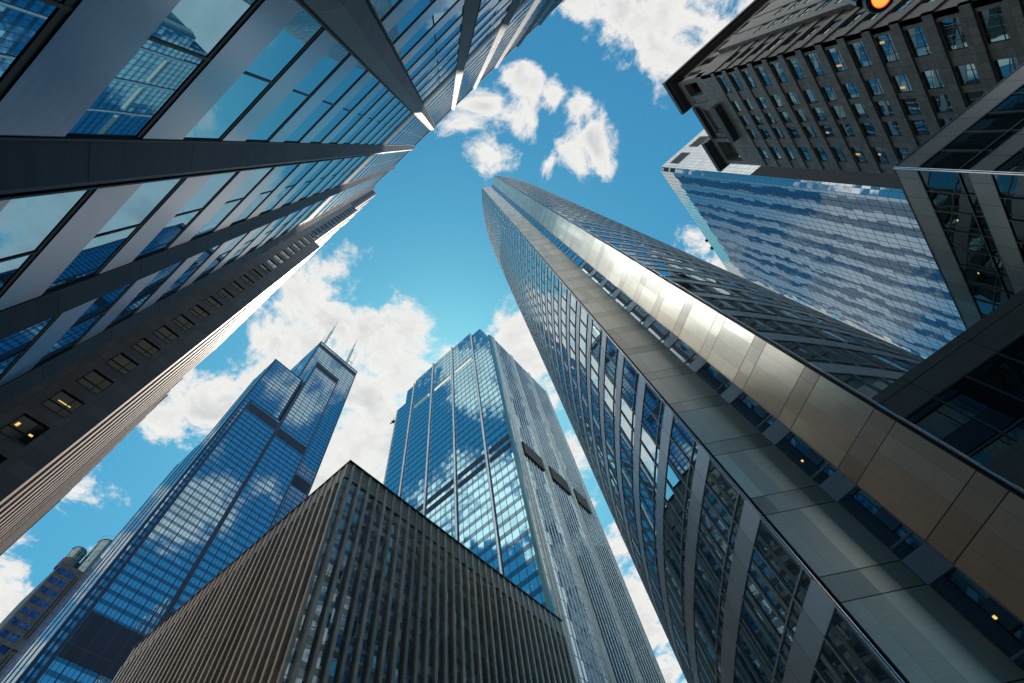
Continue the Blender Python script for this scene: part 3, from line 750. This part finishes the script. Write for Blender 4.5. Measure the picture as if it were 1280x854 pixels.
    FX.box(mid,-36.6,-28.61,-2.5,1.3,99.0,100.6,1)
    FX.box(mid,-36.6,-28.61,-2.5,.4,108.6,109.8,1); FX.box(mid,-36.6,-28.61,-2.5,-.5,107.6,108.59,0)
    FX.box(mid,-29.6,-28.62,-2.,-.4,ztop,108.5); FX.box(mid,-36.59,-35.6,-2.,-.4,ztop,108.5); FX.box(mid,-30.2,-29.61,-2.,-.7,ztop,107.5); FX.box(mid,-35.59,-35,-2.,-.7,ztop,107.5)
    mid.build('recessed_bay',[M['ur_stone'],M['ur_trim']],T)
    ar=MB(); n=14
    for i in range(n):
        a0=math.pi*i/n; a1=math.pi*(i+1)/n; c=-32.6
        for r0,r1 in ((2.15,2.3),):
            P_=[FX.p(c+r0*math.cos(a0),-.96,102.2+r0*math.sin(a0)*1.2),FX.p(c+r1*math.cos(a0),-.96,102.2+r1*math.sin(a0)*1.2),FX.p(c+r1*math.cos(a1),-.96,102.2+r1*math.sin(a1)*1.2),FX.p(c+r0*math.cos(a1),-.96,102.2+r0*math.sin(a1)*1.2)]
            Q_=[FX.p(c+r0*math.cos(a0),-.8,102.2+r0*math.sin(a0)*1.2),FX.p(c+r1*math.cos(a0),-.8,102.2+r1*math.sin(a0)*1.2),FX.p(c+r1*math.cos(a1),-.8,102.2+r1*math.sin(a1)*1.2),FX.p(c+r0*math.cos(a1),-.8,102.2+r0*math.sin(a1)*1.2)]
            ar.hexa(P_+Q_)
    ar.build('arch_trim',M['ur_frame'],T)
    # far pavilion
    fp=MB()
    for (ya,yb) in ((36.7,37.6),(42.5,43.4)): FX.box(fp,-yb,-ya,-1.2,0,ztop,110.6)
    FX.box(fp,-42.5,-37.6,-3.2,-2,ztop,110.6); FX.box(fp,-42.5,-37.6,-3.2,-.01,ztop,103.0); FX.box(fp,-43.4,-36.7,-3.2,-.02,109.0,111)
    fp.box(x0+3.2,90,36.7,43.4,99,110.9); fp.build('pavilion',M['ur_stone'],T)
    q=MB(); FX.quad(q,-41.6,-38.5,103.2,106.8,-1.95); FX.box(q,-40.1,-40.,-1.99,-1.85,103.2,106.8,1); FX.box(q,-41.6,-38.5,-1.99,-1.85,105,105.1,1); q.build('window',[M['ur_glass'],M['ur_frame']],T)
    co=MB(); co.box(x0-1.6,92,36.7,44.4,111.02,112.4); co.box(x0-1.1,92,36.72,44.1,110.6,111.01-.003); co.build('cornice',M['ur_trim'],T)
M['warm2']=mat_plain('lit_office_blind',(1,1,1),emit=(1.,.66,.25),es=.4)
granite_building()

# ================================================================== 11. DISTANT BROWN TOWER WITH ROUND TURRETS
M['bl_stone']=mat_stone('pink_brown_stone',(.085,.072,.085),2.2,1.9,.15,.6,.25)
M['bl_blue']=mat_curtain('cobalt_window_band',2.6,3.8,.15,.1,(.03,.04,.09),(.01,.035,.13),2.6,(.45,.65,1.),.02,.01)
M['bl_turret']=mat_curtain('teal_turret_glass',1.8,3.8,.12,.3,(.16,.2,.2),(.03,.09,.1),2.2,(.8,1.,1.))
def brown_tower():
    T=thing('brown_tower','distant pinkish brown tower with two round glass topped turrets and cobalt window bands','tower',(-320,26,0))
    xF=-305; F=Face((xF,0),(1,0))
    m=MB(); m.box(xF,-345,16.2,36,0,232); m.box(xF-6,-340,17,27,232,240.); m.build('wall',M['bl_stone'],T)
    for (y0,y1) in ((16.9,20.5),(21.3,25.0)):
        for k in range(12):
            z=229-6.1*k
            if y0<20 and k==11: continue
            q=MB(); F.quad(q,y0,y1,z-3.3,z,.06); q.build('window_band',M['bl_blue'],T)
    for y0 in (26.2,27.6,29.4,31.,33.,34.4):
        for (za,zb) in ((192,228),(140,184),(70,130)):
            q=MB(); F.box(q,y0,y0+.7,-.1,.05,za,zb); q.build('window_strip',M['dark'],T)
    for k in range(30):
        q=MB(); z=150-4.2*k
        for y0 in (17,18.6,20.2,21.8,23.4): F.quad(q,y0,y0+.9,z-2.6,z,.06)
        q.build('window',M['dark'],T)
    q=MB(); F.box(q,16.2,36,-.1,.8,154,156.5); F.box(q,16.2,36,-.1,.5,186,188); F.box(q,20.6,21.2,-.1,.3,156,232); F.box(q,25.1,25.9,-.1,.4,10,232); q.build('ledge',M['bl_stone'],T)
    q=MB(); q.cyl(xF-6,19.4,232,238,4.1,4.1,24,1); q.cyl(xF-6,19.4,238,245.5,3.8,3.8,24,0); q.cyl(xF-6,19.4,245.5,246.2,4,3.6,24,1); q.build('turret',[M['bl_turret'],M['bl_stone']],T)
    q=MB(); q.cyl(xF-6,29.0,215,232,5.6,5.6,28,0); q.cyl(xF-6,29.0,232,256,5.4,5.4,28,0); q.cyl(xF-6,29.0,256,257,5.6,5.2,28,1); q.build('turret',[M['bl_turret'],M['bl_stone']],T)
    q=MB()
    for i in range(24):
        a=2*math.pi*i/24; b=2*math.pi*(i+1)/24; r=5.5
        q.tube((xF-6+r*math.cos(a),29+r*math.sin(a),259.3),(xF-6+r*math.cos(b),29+r*math.sin(b),259.3),.16,.16,5)
        if i%3==0: q.tube((xF-6+r*math.cos(a),29+r*math.sin(a),257),(xF-6+r*math.cos(a),29+r*math.sin(a),259.3),.12,.12,5)
    q.build('roof_railing',M['white'],T)
brown_tower()

# ================================================================== 12. STREET LAMP (amber lens at the top edge)
M['amber']=mat_plain('glowing_amber_lens',(1,1,1),emit=(1.,.36,.06),es=.95)
M['amber_rim']=mat_plain('red_lens_rim',(1,1,1),emit=(.75,.05,.015),es=1.0)
M['lampblack']=mat_plain('gloss_black_enamel',(.01,.011,.014),.25)
def street_lamp():
    k=.37; L=Vector((3.586,1.534,6.062)); T=thing('street_lamp','black street lamp with a glowing amber lens at the top edge of the view','street lamp',(7.6,1.9,0))
    def lathe(prof,m=0,n=32):
        b=MB()
        for (r0,z0),(r1,z1) in zip(prof[:-1],prof[1:]):
            for i in range(n):
                a=2*math.pi*i/n; c=2*math.pi*(i+1)/n
                p=lambda r,t,z:(L.x+k*r*math.cos(t),L.y+k*r*math.sin(t),L.z+k*z)
                b.poly([p(r0,a,z0),p(r0,c,z0),p(r1,c,z1),p(r1,a,z1)],m)
        return b
    lathe([(.26,0),(.335,-.01),(.345,.05),(.30,.20),(.18,.33),(.07,.38),(.0,.39)]).build('shade',M['lampblack'],T)
    lathe([(.0,-.10),(.09,-.09),(.16,-.06),(.215,-.02),(.235,.01)]).build('lens',M['amber'],T)
    lathe([(.235,.01),(.262,.004)]).build('lens_rim',M['amber_rim'],T)
    b=MB(); b.tube((L.x,L.y,L.z+.22),(L.x+.3,L.y+.03,L.z+.75),.04); b.tube((L.x+.3,L.y+.03,L.z+.75),(7.6,1.9,L.z+.9),.045); b.build('arm',M['lampblack'],T)
    b=MB(); b.cyl(7.6,1.9,0,.5,.16,.12,14); b.cyl(7.6,1.9,.5,7.5,.09,.06,14); b.build('pole',M['lampblack'],T)
street_lamp()

# ================================================================== ground
def structure(name,mb,mat):
    o=mb.build(name,mat); o['kind']='structure'; return o
g=MB(); g.poly([(-3000,-3000,0),(3000,-3000,0),(3000,3000,0),(-3000,3000,0)]); structure('ground',g,mat_plain('asphalt',(.05,.05,.052),.85))
g=MB(); g.box(-19,70,-4.4,3.2,.004,.15); structure('pavement',g,mat_stone('concrete_paving',(.32,.31,.29),1.5,1.5,.02,.8,.08))

# ================================================================== camera
cam=bpy.data.cameras.new('camera'); co=bpy.data.objects.new('camera',cam); COL.objects.link(co)
F_=604.; cx,cy=640.,427.
def unit(v): return Vector(v).normalized()
Zv=unit((558-cx,183-cy,F_)); ax=Vector((0,0,1)); fh=(ax-Zv*ax.dot(Zv)).normalized(); rt=fh.cross(Zv)
if rt.x<0: rt=-rt
th=R(23.7); Yv=fh*math.cos(th)+rt*math.sin(th); Xv=rt*math.cos(th)-fh*math.sin(th)
right=Vector((Xv[0],Yv[0],Zv[0])); down=Vector((Xv[1],Yv[1],Zv[1])); fwd=Vector((Xv[2],Yv[2],Zv[2]))
mt=Matrix((right,-down,-fwd)).transposed().to_4x4(); mt.translation=Vector((0,0,1.6)); co.matrix_world=mt
cam.sensor_width=36; cam.lens=36*F_/1280; cam.clip_start=.1; cam.clip_end=6000
S.camera=co

# ================================================================== sun and sky
SUN_AZ,SUN_EL=-43.,58.       # azimuth from +Y towards +X
sl=bpy.data.lights.new('sun','SUN'); so=bpy.data.objects.new('sun',sl); COL.objects.link(so)
sl.energy=5.0; sl.angle=R(.5); sl.color=(1.,.90,.76)
d=Vector((math.sin(R(SUN_AZ))*math.cos(R(SUN_EL)),math.cos(R(SUN_AZ))*math.cos(R(SUN_EL)),math.sin(R(SUN_EL))))
so.rotation_euler=d.to_track_quat('Z','Y').to_euler(); so.location=(0,0,300)
W=bpy.data.worlds.new('World'); S.world=W; W.use_nodes=True
nt=W.node_tree; nt.nodes.clear()
class WT(NT):
    def __init__(s): s.t=nt
t=WT()
sky=t.n('ShaderNodeTexSky',sky_type='NISHITA'); sky.sun_disc=False; sky.sun_elevation=R(SUN_EL); sky.sun_rotation=R(SUN_AZ)
sky.altitude=200; sky.air_density=1.0; sky.dust_density=.9; sky.ozone_density=.6
SKYTINT=(.20,.85,1.13)
skyt=t.vm('MULTIPLY',sky.outputs[0],SKYTINT)
skyc=t.vm('DIVIDE',t.vm('SCALE',skyt,sc=1.25),t.vm('ADD',t.vm('SCALE',skyt,sc=.15),(1,1,1)))
tc=t.n('ShaderNodeTexCoord'); sx=t.n('ShaderNodeSeparateXYZ'); t.l(tc.outputs['Generated'],sx.inputs[0])
zz=t.m('MAXIMUM',sx.outputs[2],.03)
cmb=t.n('ShaderNodeCombineXYZ'); t.l(t.m('DIVIDE',sx.outputs[0],zz),cmb.inputs[0]); t.l(t.m('DIVIDE',sx.outputs[1],zz),cmb.inputs[1])
p=cmb.outputs[0]     # position on a flat cloud layer
wp=t.vm('ADD',p,t.vm('SCALE',t.vm('SUBTRACT',t.noise(p,3.2,3,.55,True),(.5,.5,.5)),sc=.16))
# cloud banks there: centre x, y, radius; unseen ones added for fill and reflections
BLOBS=[
 (-0.532, 0.158, 0.199),(-0.637, 0.137, 0.132),(-0.738, 0.05, 0.125),(-0.822, 0.023, 0.073),(-0.486, 0.096, 0.136),(-0.51, 0.206, 0.171),
 (-0.478, 0.295, 0.155),(-0.68, 0.067, 0.114),(-0.545, 0.411, 0.142),(-0.373, 0.105, 0.078),(-0.406, 0.038, 0.088),(-0.423, 0.106, 0.119),
 (-0.404, 0.201, 0.124),(-0.409, 0.278, 0.097),(-0.622, 0.332, 0.256),(-0.766, 0.313, 0.143),(-0.457, 0.375, 0.137),(-0.638, 0.448, 0.148),
 (0.049, 0.06, 0.052),(0.116, 0.039, 0.055),(0.176, 0.016, 0.044),(0.202, 0.076, 0.04),(0.222, 0.13, 0.034),(0.098, -0.012, 0.036),
 (0.053, 0.003, 0.033),(0.167, 0.183, 0.048),(0.217, 0.211, 0.04),(0.13, 0.165, 0.036),(0.448, 0.104, 0.099),(0.396, 0.021, 0.077),
 (0.527, 0.152, 0.081),(0.448, 0.161, 0.058),(0.373, -0.021, 0.06),(0.591, 0.165, 0.064),(-0.143, 0.385, 0.069),(-0.161, 0.463, 0.078),
 (-0.187, 0.554, 0.071),(-0.112, 0.363, 0.042),(-0.108, 0.487, 0.056),(-0.305, 0.324, 0.054),(0.277, 0.49, 0.046),(0.292, 0.588, 0.057),
 (0.314, 0.645, 0.056),(-0.377, 1.081, 0.087),(-0.445, 1.236, 0.117),(-0.489, 1.363, 0.107),(-0.578, 1.659, 0.141),(-0.545, 1.489, 0.113),
 (-1.464, 0.037, 0.104),(-1.601, 0.062, 0.129),(-1.406, 0.045, 0.049),(-0.319, 0.099, 0.023),(-0.294, -0.391, 0.109),(-0.51, -0.655, 0.127),
 (-0.522, -0.795, 0.109),(-0.6, -0.632, 0.073),(0.6, 0.8, 0.2),(0.52, 0.95, 0.16),(0.5, -0.2, 0.22),(0.36, -0.15, 0.12),
 (-0.45, 0.5, 0.08),(-0.33, 0.71, 0.12),(0.6, -0.4, 0.26),(0.5, -0.62, 0.4),(1.0, -0.72, 0.38),(1.3, -1.1, 0.7),
 (0.3, -1.3, 0.7),(1.6, -0.7, 0.4),(1.0, 0.12, 0.17),(-1.3, -0.3, 0.28),(-1.75, -0.4, 0.35),(-0.6, 0.95, 0.3),
]
f=None
for (bx,by,br) in BLOBS:
    v=t.m('SUBTRACT',1.0,t.m('DIVIDE',t.vm('DISTANCE',wp,(bx,by,0)),br))
    f=v if f is None else t.m('MAXIMUM',f,v)
spx=t.n('ShaderNodeSeparateXYZ'); t.l(p,spx.inputs[0])
# unseen clouds added behind the viewer, for fill light and reflections
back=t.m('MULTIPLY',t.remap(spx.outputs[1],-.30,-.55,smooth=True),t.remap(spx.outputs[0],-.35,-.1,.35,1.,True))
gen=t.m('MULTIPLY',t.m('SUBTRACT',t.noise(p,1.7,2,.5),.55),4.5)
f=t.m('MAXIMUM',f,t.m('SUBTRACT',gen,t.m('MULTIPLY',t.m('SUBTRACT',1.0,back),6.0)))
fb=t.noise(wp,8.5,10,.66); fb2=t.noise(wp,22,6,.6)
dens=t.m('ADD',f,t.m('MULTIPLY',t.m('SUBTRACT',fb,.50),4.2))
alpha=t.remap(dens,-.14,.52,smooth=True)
shade=t.m('MULTIPLY',t.remap(dens,.35,1.5,smooth=True),t.remap(t.noise(wp,4.,6,.6),.38,.66,.15,1.))
lit=t.mixc(t.m('MULTIPLY',shade,.9),(5.1,5.0,4.8),(2.5,2.7,2.75))
lit=t.mixc(t.m('MULTIPLY',t.remap(fb2,.35,.7),.25),lit,(3.6,3.8,3.8))
# added clouds behind the viewer are boosted to give more fill light
fill_boost=t.m('MAXIMUM',t.remap(spx.outputs[1],-.15,-.7,1.,1.9,True),1.0)
lit=t.vm('SCALE',lit,sc=fill_boost)
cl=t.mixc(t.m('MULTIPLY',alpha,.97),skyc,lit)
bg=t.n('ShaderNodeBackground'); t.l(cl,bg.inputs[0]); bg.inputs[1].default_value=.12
wo=t.n('ShaderNodeOutputWorld'); t.l(bg.outputs[0],wo.inputs[0])
W.cycles.sampling_method='MANUAL'; W.cycles.sample_map_resolution=1024

# ================================================================== render settings
S.view_settings.view_transform='Standard'; S.view_settings.look='None'; S.view_settings.gamma=1; S.view_settings.exposure=0.6
S.view_settings.use_curve_mapping=False
S.render.engine='CYCLES'
c=S.cycles
c.use_denoising=True
c.max_bounces=8; c.diffuse_bounces=3; c.glossy_bounces=6; c.transmission_bounces=2
c.caustics_reflective=True; c.blur_glossy=.6; c.sample_clamp_indirect=60.0
